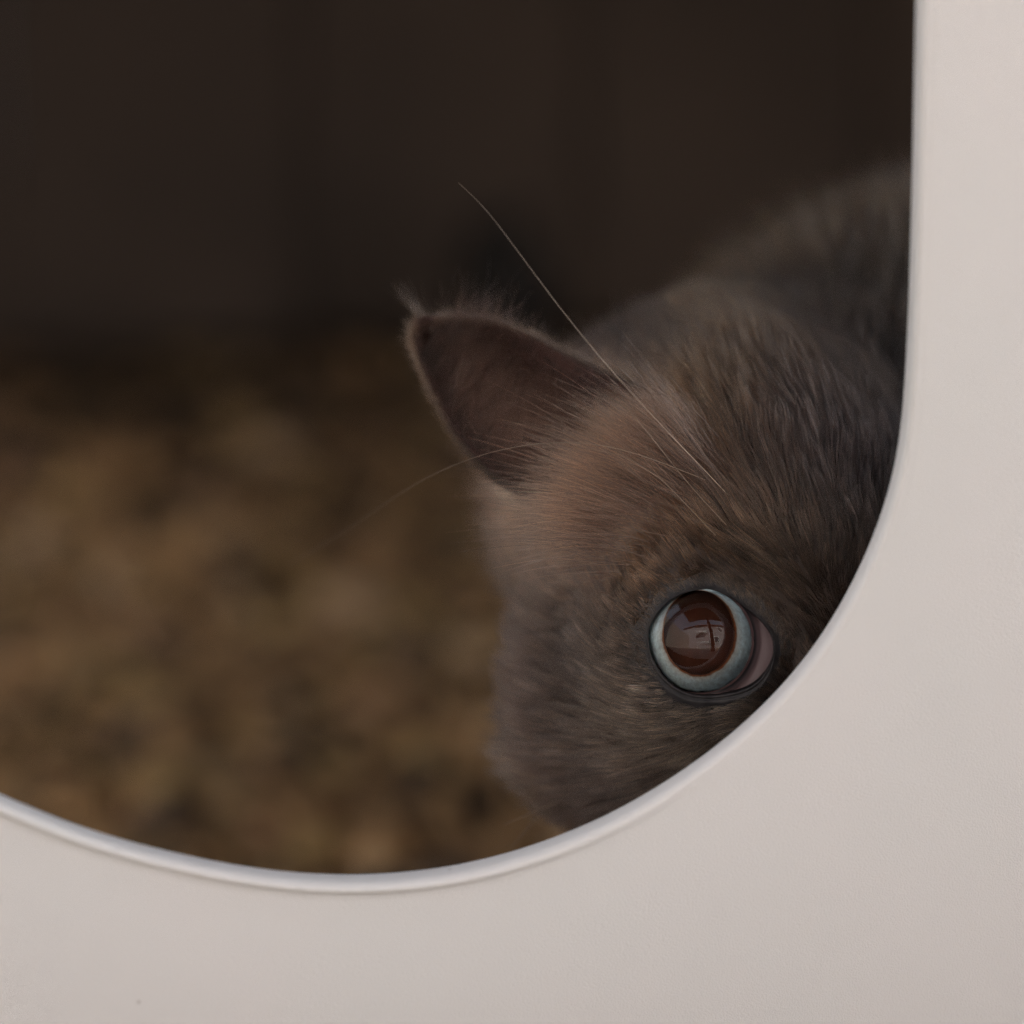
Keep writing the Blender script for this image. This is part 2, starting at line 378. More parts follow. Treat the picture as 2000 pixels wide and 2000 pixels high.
def surface_nets(f, lo, hi, h):
    ax = [np.arange(lo[i], hi[i]+h, h) for i in range(3)]
    n = [len(a) for a in ax]; Sg = np.empty(n, np.float32)
    yy, zz = np.meshgrid(ax[1], ax[2], indexing='ij')
    for i0 in range(0, n[0], 8):
        xs = ax[0][i0:i0+8]
        P = np.stack([np.broadcast_to(xs[:, None, None], (len(xs),)+yy.shape), np.broadcast_to(yy, (len(xs),)+yy.shape), np.broadcast_to(zz, (len(xs),)+yy.shape)], -1)
        Sg[i0:i0+8] = f(P)
    ins = Sg < 0
    c = ins[:-1,:-1,:-1].astype(np.int8).copy(); c[:] = 0
    for dx in (0,1):
        for dy in (0,1):
            for dz in (0,1): c += ins[dx:n[0]-1+dx, dy:n[1]-1+dy, dz:n[2]-1+dz]
    act = (c > 0) & (c < 8); idx = np.full(act.shape, -1, np.int64); I = np.argwhere(act); idx[act] = np.arange(len(I))
    acc = np.zeros((len(I), 3)); cnt = np.zeros(len(I))
    for axis in range(3):
        o = [a for a in range(3) if a != axis]
        for a in (0,1):
            for b in (0,1):
                s = np.zeros((len(I), 3), int); s[:, o[0]] = a; s[:, o[1]] = b
                p = I+s; q = p.copy(); q[:, axis] += 1
                v0 = Sg[tuple(p.T)]; v1 = Sg[tuple(q.T)]; m_ = (v0 < 0) != (v1 < 0)
                t = np.where(m_, v0/np.where(m_, v0-v1, 1), 0)
                e = s.astype(float); e[:, axis] += t
                acc[m_] += e[m_]; cnt[m_] += 1
    Vv = (I + acc/cnt[:, None])*h + np.array([a[0] for a in ax])
    Fs = []
    for axis in range(3):
        sl0 = [slice(None)]*3; sl1 = [slice(None)]*3; sl0[axis] = slice(0, -1); sl1[axis] = slice(1, None)
        e = ins[tuple(sl0)] != ins[tuple(sl1)]; E = np.argwhere(e)
        o = [(axis+1) % 3, (axis+2) % 3]
        ok = (E[:, o[0]] > 0) & (E[:, o[1]] > 0) & (E[:, o[0]] < n[o[0]]-1) & (E[:, o[1]] < n[o[1]]-1); E = E[ok]
        q = []
        for a, b in ((1,1),(0,1),(0,0),(1,0)):
            p = E.copy(); p[:, o[0]] -= a; p[:, o[1]] -= b; q.append(idx[tuple(p.T)])
        q = np.stack(q, 1); flip = ~ins[tuple(E.T)]; q[flip] = q[flip][:, ::-1]; Fs.append(q)
    return Vv, np.concatenate(Fs)
lo = np.array([-60, -12, -EYE[2]*1000-2]); hi = np.array([230, 480, 90])
Vc, Fc = surface_nets(sdf, lo, hi, 1.9)

# eye frames: right eye looks along the camera axis; left eye is its mirror image in the head
AP = np.array([(380,680),(400,540),(470,440),(560,350),(680,300),(800,283),(930,305),(1060,355),(1170,430),(1280,512),(1380,600),(1450,690),(1485,790),(1478,880),
      (1440,980),(1370,1080),(1290,1150),(1180,1195),(1050,1222),(900,1236),(760,1224),(640,1174),(540,1095),(450,975),(400,850)], float)
AP = np.stack([(AP[:, 0]*.2277+1180-EX)/12.27, -(AP[:, 1]*.2277+1080-EY)/12.27], 1)
AP = resample(AP, 120, 3)
_r = np.hypot(AP[:, 0], AP[:, 1]); _t = np.arctan2(AP[:, 1], AP[:, 0])
_lim = 8.68 - .62*np.clip(AP[:, 1]/4, 0, 1) + np.clip((AP[:, 0]+.5)/6.5, 0, 1)**1.7*6; AP = AP*np.minimum(1, _lim/_r)[:, None]; AP = resample(AP, 120, 10)
apa = np.arctan2(AP[:, 1], AP[:, 0]); apr = np.hypot(AP[:, 0], AP[:, 1]); so = np.argsort(apa)
def ap_r(th): return np.interp(th, apa[so], apr[so], period=2*math.pi)
def surf_depth(rho):                                  # front surface of the globe, 0 at the corneal apex
    return np.where(rho < 8.4, np.sqrt(np.maximum(9.2**2-rho**2, .1))-9.2, np.sqrt(np.maximum(10.8**2-np.minimum(rho, 10.2)**2, .1))-12.3 - np.maximum(rho-10.2, 0)*.3)
def lid_depth(a, b): 
    rho = np.hypot(a, b); return np.maximum(surf_depth(rho), -6.6 + .10*np.maximum(a, 0)) + .25
mirr = np.diag([-1., 1, 1])
frames = []
RA = QH.T                                             # camera -> head directions
for side in (0, 1):
    if side == 0: toW = lambda p: c2w(p); frW = lambda p: w2c(p)
    else:
        toW = lambda p: c2w(h2c(c2h(p) @ mirr)); frW = lambda p: h2c(c2h(w2c(p)) @ mirr)
    frames.append((toW, frW))
def smooth01(x): x = np.clip(x, 0, 1); return x*x*(3-2*x)
for toW, frW in frames:
    q = frW(Vc); rho = np.hypot(q[:, 0], q[:, 1]); th = np.arctan2(q[:, 1], q[:, 0]); d = rho-ap_r(th)
    sel = (q[:, 2] > -30) & (d < 13)
    rp = ap_r(th); tgt = lid_depth(rp*np.cos(th), rp*np.sin(th)) - .3
    k = smooth01((d-2.0)/11.0)
    w_ = tgt*(1-k) + q[:, 2]*k
    w_ = np.where(d < 1.4, -13.0, w_)
    q2 = q.copy(); q2[sel, 2] = w_[sel]
    Vc = np.where(sel[:, None], toW(q2), Vc)
# keep the head clear of the back of the panel
def clear_panel(P, back=4.6, lip=10.6):
    x = P[:, 0]/1000+EYE[0]; z = P[:, 2]/1000+EYE[2]; y = P[:, 1]/1000+EYE[1]
    P = P.copy(); lim = np.full(len(P), lip/1000)
    P[:, 1] = np.where(y < lim, (lim-EYE[1])*1000 + .15*np.minimum((y-lim)*1000, 0)*0, P[:, 1])
    return P
Vc = clear_panel(Vc, lip=8.2)
cat = empty('cat', (0.06, .12, 0)); tag(cat, 'grey brown long haired cat with pale blue eye peeking through the opening', 'cat')
m_skin = mat('skin', rough=.7, spec=.3, nodes=noise_mix(300, (.03,.022,.019), (.05,.036,.03)))
Vw = EYE + Vc/1000
body = mesh_obj('body', Vw, Fc, m_skin, cat)
sm = body.modifiers.new('smooth', 'LAPLACIANSMOOTH') if False else None

# ---------------------------------------------------------------- the eyes
def iris_nodes(t, b):
    a = t.nodes.new('ShaderNodeAttribute'); a.attribute_name = 'ringpos'
    sp = t.nodes.new('ShaderNodeSeparateXYZ'); t.links.new(a.outputs['Vector'], sp.inputs[0])
    # fibres: noise stretched along the radius (ringpos = t, cos, sin)
    cb = t.nodes.new('ShaderNodeCombineXYZ')
    mt = t.nodes.new('ShaderNodeMath'); mt.operation = 'MULTIPLY'; mt.inputs[1].default_value = .55; t.links.new(sp.outputs[0], mt.inputs[0])
    t.links.new(mt.outputs[0], cb.inputs[0]); t.links.new(sp.outputs[1], cb.inputs[1]); t.links.new(sp.outputs[2], cb.inputs[2])
    n = t.nodes.new('ShaderNodeTexNoise'); n.inputs['Scale'].default_value = 9; n.inputs['Detail'].default_value = 6; n.inputs['Roughness'].default_value = .7
    t.links.new(cb.outputs[0], n.inputs['Vector'])
    n3 = t.nodes.new('ShaderNodeTexNoise'); n3.inputs['Scale'].default_value = 3.5; n3.inputs['Detail'].default_value = 5
    t.links.new(cb.outputs[0], n3.inputs['Vector'])
    # t + jitter
    ad = t.nodes.new('ShaderNodeMath'); ad.operation = 'MULTIPLY_ADD'; ad.inputs[1].default_value = .20; 
    sb = t.nodes.new('ShaderNodeMath'); sb.operation = 'ADD'; sb.inputs[1].default_value = -.10
    cm = t.nodes.new('ShaderNodeMath'); cm.operation = 'MAXIMUM'; cm.inputs[1].default_value = -.3; t.links.new(sp.outputs[1], cm.inputs[0])
    cm2 = t.nodes.new('ShaderNodeMath'); cm2.operation = 'MULTIPLY_ADD'; cm2.inputs[1].default_value = -.085; t.links.new(cm.outputs[0], cm2.inputs[0]); t.links.new(sp.outputs[0], cm2.inputs[2])
    t.links.new(n3.outputs['Fac'], ad.inputs[0]); t.links.new(cm2.outputs[0], ad.inputs[2]); t.links.new(ad.outputs[0], sb.inputs[0])
    r = t.nodes.new('ShaderNodeValToRGB'); e = r.color_ramp.elements
    e[0].position = 0; e[0].color = (.05,.014,.006,1); e[1].position = 1; e[1].color = (.02,.025,.03,1)
    for p, c in ((.05,(.22,.06,.012)), (.10,(.24,.12,.06)), (.16,(.55,.58,.55)), (.45,(.72,.90,.95)), (.86,(.70,.88,.94)), (.93,(.22,.28,.29)), (.97,(.03,.035,.04))):
        q = e.new(p); q.color = (*c, 1)
    t.links.new(sb.outputs[0], r.inputs[0])
    mx = t.nodes.new('ShaderNodeMix'); mx.data_type = 'RGBA'; mx.blend_type = 'MULTIPLY'; mx.inputs[0].default_value = 1
    r2 = t.nodes.new('ShaderNodeValToRGB'); r2.color_ramp.elements[0].position = .3; r2.color_ramp.elements[1].position = .7
    r2.color_ramp.elements[0].color = (.62,.62,.62,1); r2.color_ramp.elements[1].color = (1.15,1.15,1.15,1)
    t.links.new(n.outputs['Fac'], r2.inputs[0]); t.links.new(r.outputs[0], mx.inputs[6]); t.links.new(r2.outputs[0], mx.inputs[7])
    t.links.new(mx.outputs[2], b.inputs['Base Color'])
    bp = t.nodes.new('ShaderNodeBump'); bp.inputs['Strength'].default_value = .5; bp.inputs['Distance'].default_value = .0003
    t.links.new(n.outputs['Fac'], bp.inputs['Height']); t.links.new(bp.outputs[0], b.inputs['Normal'])
m_iris = mat('iris', rough=.6, spec=.1, nodes=iris_nodes)
m_pup = mat('pupil', rough=.9, spec=.0, nodes=noise_mix(600, (.028,.009,.005), (.038,.012,.007)))
m_scl = mat('sclera', rough=.25, nodes=noise_mix(400, (.10,.06,.06), (.16,.10,.10)))
def third_nodes(t, b):
    a = t.nodes.new('ShaderNodeAttribute'); a.attribute_name = 'ringpos'; sp = t.nodes.new('ShaderNodeSeparateXYZ'); t.links.new(a.outputs['Vector'], sp.inputs[0])
    r = t.nodes.new('ShaderNodeValToRGB'); e = r.color_ramp.elements; e[0].color = (.012,.012,.014,1); e[1].color = (.10,.07,.07,1)
    for p, c in ((.05,(.02,.018,.02)), (.15,(.15,.105,.11)), (.7,(.19,.135,.138))):
        q = e.new(p); q.color = (*c, 1)
    t.links.new(sp.outputs[0], r.inputs[0]); t.links.new(r.outputs[0], b.inputs['Base Color'])
m_third = mat('third_eyelid', rough=.42, spec=.4, nodes=third_nodes)
m_lid = mat('eyelid_skin', rough=.45, spec=.35, nodes=noise_mix(700, (.009,.008,.009), (.02,.018,.019), bump=.5, bscale=1500, bdist=.0002))
m_cor = bpy.data.materials.new('cornea'); m_cor.use_nodes = True
t = m_cor.node_tree; t.nodes.clear()
o_ = t.nodes.new('ShaderNodeOutputMaterial'); mxs = t.nodes.new('ShaderNodeMixShader'); tr = t.nodes.new('ShaderNodeBsdfTransparent'); gl = t.nodes.new('ShaderNodeBsdfGlossy'); fr = t.nodes.new('ShaderNodeFresnel')
gl.inputs['Roughness'].default_value = .02; fr.inputs['IOR'].default_value = 1.5
t.links.new(fr.outputs[0], mxs.inputs[0]); t.links.new(tr.outputs[0], mxs.inputs[1]); t.links.new(gl.outputs[0], mxs.inputs[2]); t.links.new(mxs.outputs[0], o_.inputs[0])

LIDS = []
for toW, frW in frames:
    TW = lambda P: EYE + toW(np.asarray(P, float))/1000
    fl = toW is frames[1][0]
    fx = (lambda F: [f[::-1] for f in F]) if fl else (lambda F: F)
    nc = 96; A = np.linspace(0, 2*math.pi, nc, endpoint=False)
    # globe behind the iris
    phi0 = math.asin(8.4/10.8); ph = np.linspace(phi0, math.pi-.02, 26)
    V = [(10.8*math.sin(p)*math.cos(a), 10.8*math.sin(p)*math.sin(a), 10.8*math.cos(p)-12.3) for p in ph for a in A]
    eye = mesh_obj('eye', TW(V), fx([f[::-1] for f in grid_faces(26, nc)]), m_scl, cat)
    # cornea
    ph = np.linspace(.0005, math.asin(8.42/9.2), 40)
    V = [(9.2*math.sin(p)*math.cos(a), 9.2*math.sin(p)*math.sin(a), 9.2*math.cos(p)-9.2) for p in ph for a in A]
    co = mesh_obj('cornea', TW(V), fx([f[::-1] for f in grid_faces(40, nc)]), m_cor, eye); co.matrix_parent_inverse = Matrix.Identity(4)
    # iris ring and pupil
    NI = 40; A2 = np.linspace(0, 2*math.pi, 160, endpoint=False); V = []; ra = []
    for i in range(NI):
        tt = i/(NI-1)
        for a in A2:
            ix, iy = 5.55*math.cos(a)-.2, 6.75*math.sin(a)+1.3
            oxx, oyy = 8.41*math.cos(a), 8.41*math.sin(a)
            V.append((ix+(oxx-ix)*tt, iy+(oyy-iy)*tt, -4.6 - .85*tt + .12*math.sin(math.pi*tt))); ra.append((tt, math.cos(a), math.sin(a)))
    ir = mesh_obj('iris', TW(V), fx([f[::-1] for f in grid_faces(NI, 160)]), m_iris, eye); ir.matrix_parent_inverse = Matrix.Identity(4)
    at = ir.data.attributes.new('ringpos', 'FLOAT_VECTOR', 'POINT'); at.data.foreach_set('vector', np.array(ra).ravel())
    V = [(r*5.75*math.cos(a)-.2, r*6.95*math.sin(a)+1.28, -4.75-(1-r*r)*.9) for r in np.linspace(.001, 1, 14) for a in A2]
    pu = mesh_obj('pupil', TW(V), fx([f[::-1] for f in grid_faces(14, 160)]), m_pup, eye); pu.matrix_parent_inverse = Matrix.Identity(4)
    # third eyelid: crescent lying on the globe in the inner corner
    V = []; nrw, ncl = 16, 50
    for i in range(nrw):
        for j in range(ncl):
            b_ = -8.6 + 14.6*j/(ncl-1)
            left = math.sqrt(max(8.62**2-b_**2, .0)) if abs(b_) < 8.62 else 0
            left += .25
            xr_ = 13.2; a_ = left + (xr_-left)*(i/(nrw-1))
            rho = math.hypot(a_, b_)
            lm = min(1., (float(ap_r(math.atan2(b_, a_)))+.35)/max(rho, .1)) if i else 1.; a_ *= lm; bq = b_*lm; rho *= lm
            dep = float(surf_depth(np.array(rho))) + .25 + min(i/4, 1)*.2
            if i == 0: dep -= .25
            dep = max(dep, -7.8 - .15*max(a_-10, 0))
            V.append((a_, bq, dep))
    th_ = mesh_obj('third_eyelid', TW(V), fx([f[::-1] for f in grid_faces(nrw, ncl, False)]), m_third, eye); at = th_.data.attributes.new('ringpos', 'FLOAT_VECTOR', 'POINT'); at.data.foreach_set('vector', np.array([(i/(nrw-1), 0, 0) for i in range(nrw) for j in range(ncl)], float).ravel()); th_.matrix_parent_inverse = Matrix.Identity(4)
    # eyelid rim
    tn = np.roll(AP, -1, 0)-np.roll(AP, 1, 0); tn /= np.linalg.norm(tn, axis=1)[:, None]; nn = np.stack([tn[:, 1], -tn[:, 0]], 1)
    if (nn*AP).sum() < 0: nn = -nn
    low = smooth01((-AP[:, 1]+2)/6)                    # 1 along the lower lid
    V = []
    wid = .12+.5*smooth01((-AP[:, 1]-.2*AP[:, 0]+.5)/7)
    for off, up_, lo_ in ((-.25,-.7,0), (-.05,0,0), (.15,.28,.0), (.5,.42,.1), (.9,.30,.1), (1.15,.15,.05), (1.4,.22,.2), (1.9,.25,.3), (2.5,.15,.2), (3.4,.0,0), (4.6,-.1,0), (5.8,-.5,0), (7,-1.5,0)):
        o2 = off*wid if off < 2.5 else (2.5*wid+(off-2.5)) if 0 else off*wid if off <= 2.5 else 2.5*wid+(off-2.5); q = AP + nn*o2[:, None]
        dd = lid_depth(AP[:, 0], AP[:, 1]) + up_ + lo_*low*.8
        V.append(np.column_stack([q, dd]))
    V = np.concatenate(V)
    ld = mesh_obj('eyelid', TW(V), fx(grid_faces(13, len(AP))), m_lid, cat)
    LIDS.append((toW(V), np.array(fx(grid_faces(13, len(AP))))))

# ---------------------------------------------------------------- ears
Lp = [(1120,1010),(1050,985),(985,945),(935,905),(885,845),(848,775),(818,705),(806,665),(812,640),(828,628)]
Rp = [(1340,830),(1300,800),(1255,762),(1195,735),(1120,700),(1045,660),(975,632),(905,622),(860,620),(828,628)]
wl = [-26,-27,-28,-30,-32,-33.5,-34.5,-35,-35,-35]; wr = [-19,-24,-29,-32,-35,-36,-36,-36,-35.5,-35]
nrow, ncol = 46, 34
def lerp_list(Ls, t): 
    x = t*(len(Ls)-1); i = min(int(x), len(Ls)-2); f = x-i; return np.array(Ls[i], float)*(1-f)+np.array(Ls[i+1], float)*f
EL = resample_open = None
front = np.zeros((nrow, ncol, 3)); 
for i in range(nrow):
    t_ = i/(nrow-1)
    L = cpx(*lerp_list(Lp, t_), float(lerp_list([(a,) for a in wl], t_)[0])); R_ = cpx(*lerp_list(Rp, t_), float(lerp_list([(a,) for a in wr], t_)[0]))
    for j in range(ncol):
        s = j/(ncol-1); p = L*(1-s)+R_*s
        c = math.sin(math.pi*s)**1.3 * (1-t_)**1.0 * 13
        p = p + np.array([0, 0, -c]); front[i, j] = p
m_earin = mat('ear_skin', rough=.55, spec=.3, nodes=noise_mix(120, (.06,.032,.031), (.11,.06,.052), lo=.3, hi=.7))
m_earin.node_tree.nodes['Principled BSDF'].inputs['Subsurface Weight'].default_value = .15
m_earin.node_tree.nodes['Principled BSDF'].inputs['Subsurface Scale'].default_value = .002
back = front.copy(); back[..., 2] -= .8
ear_V = np.concatenate([front.reshape(-1, 3), back.reshape(-1, 3)])
Fe = grid_faces(nrow, ncol, False); nb = nrow*ncol
Fe2 = [f[::-1] for f in Fe] and [tuple(i+nb for i in f[::-1]) for f in Fe]
rim = [(i*ncol) for i in range(nrow)] ; rim2 = [i*ncol+ncol-1 for i in range(nrow)]
Fr = [(a, b, b+nb, a+nb) for a, b in zip(rim[:-1], rim[1:])] + [(b, a, a+nb, b+nb) for a, b in zip(rim2[:-1], rim2[1:])]
def far_ear(p):                                       # the other ear is swivelled out and back
    H = c2h(np.asarray(p, float)) @ mirr; c = np.array([24, -12, 26.]); sh = np.array([24, -24, -20.])
    return c2w(h2c((H-c) @ (rot(1, rad(62)) @ rot(0, rad(30))).T + c + sh))
ear_frames = [frames[0][0], far_ear]
for toW in ear_frames:
    mesh_obj('ear', EYE + toW(ear_V)/1000, Fe+Fe2+Fr, m_earin, cat)
# nose leather
V = [(7*math.sin(p)*math.cos(a)*1.0, 46.5+3.2*math.cos(p), -9.5+4.6*math.sin(p)*math.sin(a)) for p in np.linspace(.05, math.pi-.05, 14) for a in np.linspace(0, 2*math.pi, 24, endpoint=False)]
Vn = clear_panel(c2w(h2c(np.array(V))), lip=7.8)
mesh_obj('nose', EYE + Vn/1000, [f[::-1] for f in grid_faces(14, 24)], mat('nose_leather', (.06,.035,.035), .5), cat)

# ---------------------------------------------------------------- fur
def hair_mat(name, rough=.32, tipgain=1.0):
    m = bpy.data.materials.new(name); m.use_nodes = True; t = m.node_tree; t.nodes.clear()
    o = t.nodes.new('ShaderNodeOutputMaterial'); h = t.nodes.new('ShaderNodeBsdfHairPrincipled')
    h.model = 'CHIANG'; h.parametrization = 'COLOR'
    h.inputs['Roughness'].default_value = rough; h.inputs['Radial Roughness'].default_value = .5; h.inputs['Random Roughness'].default_value = .2
    h.inputs['IOR'].default_value = 1.5
    a = t.nodes.new('ShaderNodeAttribute'); a.attribute_name = 'tint'
    hi_ = t.nodes.new('ShaderNodeHairInfo')
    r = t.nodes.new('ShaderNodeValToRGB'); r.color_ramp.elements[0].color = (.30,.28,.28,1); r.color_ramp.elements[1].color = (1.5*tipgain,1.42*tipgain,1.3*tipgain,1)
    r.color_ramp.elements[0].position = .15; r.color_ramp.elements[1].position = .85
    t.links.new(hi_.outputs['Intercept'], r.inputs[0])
    mx = t.nodes.new('ShaderNodeMix'); mx.data_type = 'RGBA'; mx.blend_type = 'MULTIPLY'; mx.inputs[0].default_value = 1
    t.links.new(a.outputs['Color'], mx.inputs[6]); t.links.new(r.outputs[0], mx.inputs[7]); t.links.new(mx.outputs[2], h.inputs['Color'])
    t.links.new(h.outputs[0], o.inputs[0]); return m
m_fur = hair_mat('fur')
def curves_obj(name, P, rad_, tint, m, parent):
    n_, k_ = P.shape[:2]
    cu = bpy.data.hair_curves.new(name); cu.add_curves([k_]*n_)
    cu.points.foreach_set('position', P.reshape(-1).astype(np.float32))
    if 'radius' not in cu.attributes: cu.attributes.new('radius', 'FLOAT', 'POINT')
    cu.attributes['radius'].data.foreach_set('value', rad_.reshape(-1).astype(np.float32))
    at = cu.attributes.new('tint', 'FLOAT_COLOR', 'CURVE')
    at.data.foreach_set('color', np.concatenate([tint, np.ones((n_, 1))], 1).ravel().astype(np.float32))
    cu.materials.append(m)
    o = bpy.data.objects.new(name, cu); COL.objects.link(o); o.parent = parent; o.matrix_parent_inverse = Matrix.Translation(-parent.location)
    return o
def vnoise(P, s, seed):                               # cheap smooth vector noise from summed sines
    r_ = np.random.default_rng(seed); out = np.zeros_like(P)
    for k in range(6):
        d_ = r_.standard_normal((3, 3))*s*(1.6**(k % 3)); ph_ = r_.uniform(0, 6.28, 3)
        out += np.sin(P @ d_ + ph_)/(1.3**(k % 3))
    return out/2.6
# coat markings, shade behind the ear painted in: photo pixel, colour, hair length mm
CT = [((1130,960),(214,166,140),13), ((1050,900),(196,148,126),14), ((1060,990),(110,84,72),9), ((1200,870),(172,138,114),13), ((1250,980),(158,126,104),9), ((1290,790),(92,75,61),12), ((1240,690),(42,37,36),8), ((1310,690),(56,49,45),9), ((1200,1060),(118,95,80),6), ((1350,900),(112,92,74),8), ((1420,760),(90,76,62),11), ((1600,600),(78,67,55),14), ((1350,680),(74,63,53),14),
      ((1550,850),(50,42,40),7), ((1500,960),(52,43,40),6), ((1400,1000),(88,74,62),7), ((1650,700),(58,49,43),10), ((1650,1000),(40,34,33),5), ((1600,1150),(44,38,36),4), ((1500,1130),(84,73,62),3.5), ((1430,1080),(58,49,44),5), ((1450,960),(76,62,52),7),
      ((1100,1120),(104,88,76),6), ((1000,1200),(86,74,66),13), ((1150,1280),(48,42,41),5.5), ((1220,1240),(72,62,54),3.5), ((1100,1400),(72,62,59),7), ((1300,1420),(92,85,78),5), ((1215,1350),(90,81,75),5),
      ((1250,1520),(66,57,55),7), ((1000,1520),(92,80,72),15), ((1420,1410),(86,79,72),5), ((1560,1250),(56,48,44),3.5), ((1300,1140),(76,65,56),4), ((950,1350),(84,72,66),14), ((1350,1500),(76,66,60),6), ((1520,1320),(60,50,46),3.5)]
cpos = np.array([c[0] for c in CT], float); ccol = lin([c[1] for c in CT]); clen = np.array([c[2] for c in CT], float)
NOSE_C = h2c(np.array([0, 46, -10.]))
def build_fur(name, Vm, Fm, n_hair, face=True, seed=1, rad0=.042, region=None, nseg=6, lift=.42, own=False):
    r_ = np.random.default_rng(seed)
    T = np.concatenate([Fm[:, [0,1,2]], Fm[:, [0,2,3]]]); 
    a, b, c = Vm[T[:, 0]], Vm[T[:, 1]], Vm[T[:, 2]]
    cr = np.cross(b-a, c-a); ar = np.linalg.norm(cr, axis=1)*.5
    mid = (a+b+c)/3; wgt_ = ar*region(mid)
    ti = r_.choice(len(T), n_hair, p=wgt_/wgt_.sum())
    u, v = r_.random(n_hair), r_.random(n_hair); f_ = u+v > 1; u[f_] = 1-u[f_]; v[f_] = 1-v[f_]
    P = a[ti]+(b-a)[ti]*u[:, None]+(c-a)[ti]*v[:, None]
    # smooth vertex normals
    fn = np.cross(Vm[Fm[:, 2]]-Vm[Fm[:, 0]], Vm[Fm[:, 3]]-Vm[Fm[:, 1]]); vn = np.zeros_like(Vm)
    for k in range(4): np.add.at(vn, Fm[:, k], fn)
    vn /= np.linalg.norm(vn, axis=1)[:, None]+1e-9
    if own: vn *= np.sign((vn @ (-fwd)).sum()) if (a[:, 0].mean() < 15) else np.sign((vn @ (c2w(h2c((0,40,0.))-h2c((0,0,0.))))).sum())
    w0 = 1-u-v; Nn = vn[T[ti, 0]]*w0[:, None]+vn[T[ti, 1]]*u[:, None]+vn[T[ti, 2]]*v[:, None]
    Nn /= np.linalg.norm(Nn, axis=1)[:, None]+1e-9
    C = w2c(P)
    keep = np.ones(n_hair, bool); dmin = np.full(n_hair, 99.)
    for toW, frW in frames:
        q = frW(P); rho = np.hypot(q[:, 0], q[:, 1]); th = np.arctan2(q[:, 1], q[:, 0]); d = rho-ap_r(th)
        d = np.where(q[:, 2] > -30, d, 99)
        ex = .35 + 1.5*smooth01((-np.sin(th)+.35)/.9)*smooth01((np.cos(th)+.85)/.5)
        keep &= d > ex; dmin = np.minimum(dmin, d)
    P, Nn, C, dmin = P[keep], Nn[keep], C[keep], dmin[keep]; n_ = len(P)
    # mirror coordinates so that the hidden half of the head has the same coat
    Hh = c2h(C); Cm = h2c(np.stack([-np.abs(Hh[:, 0]), Hh[:, 1], Hh[:, 2]], 1))
    pxl = np.stack([EX + Cm[:, 0]*12.27*600/(600-Cm[:, 2]) + (EX-1000)*(600/(600-Cm[:, 2])-1), EY - Cm[:, 1]*12.27*600/(600-Cm[:, 2]) + (EY-1000)*(600/(600-Cm[:, 2])-1)], 1)
    # use the true side where it is in view
    pxt = np.stack([EX + C[:, 0]*12.27, EY - C[:, 1]*12.27], 1)
    vis = (Nn @ (-fwd)) > -.2
    pxt[:, 0] = np.minimum(pxt[:, 0], 1680)
    pxu = np.where((vis | (C[:, 2] < -60))[:, None], pxt, pxl)
    wsum = np.zeros(n_); col_ = np.zeros((n_, 3)); ln = np.zeros(n_)
    for k in range(len(CT)):
        g_ = np.exp(-((pxu-cpos[k])**2).sum(1)/(2*75.**2)) + 1e-7/(1+((pxu-cpos[k])**2).sum(1)/1e5)
        wsum += g_; col_ += g_[:, None]*ccol[k]; ln += g_*clen[k]
    col_ /= wsum[:, None]; ln /= wsum
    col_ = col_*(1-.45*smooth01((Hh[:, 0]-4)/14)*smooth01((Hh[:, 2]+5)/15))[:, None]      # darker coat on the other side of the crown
    isbody = smooth01((Hh[:, 1]*-1-42)/25)*smooth01(1-(Hh[:, 2]-60)/40)
    ln = ln*(1-isbody)+20*isbody; bc = lin([(86,73,58)])[0]; col_ = col_*(1-isbody[:, None]) + bc*isbody[:, None]
    ln *= np.clip((dmin+1.2)/9, .22, 1)
    ln *= r_.uniform(.7, 1.2, n_)
    # growth direction: away from the nose
    D = P - c2w(NOSE_C); D /= np.linalg.norm(D, axis=1)[:, None]
    bodydir = np.array([.15, 1., -.25]); D = D*(1-isbody[:, None]) + bodydir*isbody[:, None]
    # around the eye the coat parts and runs round the lids
    qe = frames[0][1](P); rr = np.stack([qe[:, 0]-1.5, qe[:, 1], 0*qe[:, 2]], 1); rl = np.linalg.norm(rr, axis=1)+1e-6; rr = frames[0][0](rr/rl[:, None])
    pull = np.clip(1-dmin/7, 0, 1)*(qe[:, 2] > -30); D = D + rr*(pull*.55)[:, None]
    D = D + .16*vnoise(P, .16, 5) + .13*vnoise(P, .5, 6)
    D = D - Nn*(D*Nn).sum(1)[:, None]; D /= np.linalg.norm(D, axis=1)[:, None]+1e-9
    lf = lift*(1+.35*r_.standard_normal(n_)).clip(.2, 2)*np.clip((dmin+2)/8, .5, 1)*(1+.9*smooth01((-C[:, 0]-16)/12))
    dirv = D + Nn*lf[:, None] + .07*r_.standard_normal((n_, 3)); dirv /= np.linalg.norm(dirv, axis=1)[:, None]
    tt = np.linspace(0, 1, nseg)
    bend = D*.55 - Nn*.28
    PP = P[:, None] - Nn[:, None]*(0.0 if own else .4)*np.clip(dmin/6, 0, 1)[:, None, None] + ln[:, None, None]*(dirv[:, None]*tt[None, :, None] + bend[:, None]*(tt**2)[None, :, None]*.45)
    # clumps
    nc_ = max(50, n_//22); ci = r_.choice(n_, nc_, replace=False)
    kd = kdtree.KDTree(nc_)
    for i_, p_ in enumerate(P[ci]): kd.insert(p_, i_)
    kd.balance()
    near = np.fromiter((kd.find(p_)[1] for p_ in P), int, n_)
    src = PP[ci][near]; cl_amt = r_.uniform(.1, .7, nc_)[near]
    off = (PP[:, -1]-src[:, -1])
    dist_ok = (np.linalg.norm(P-P[ci][near], axis=1) < 2.5)
    PP = PP - (off*(cl_amt*dist_ok)[:, None])[:, None]*(tt**1.5)[None, :, None]
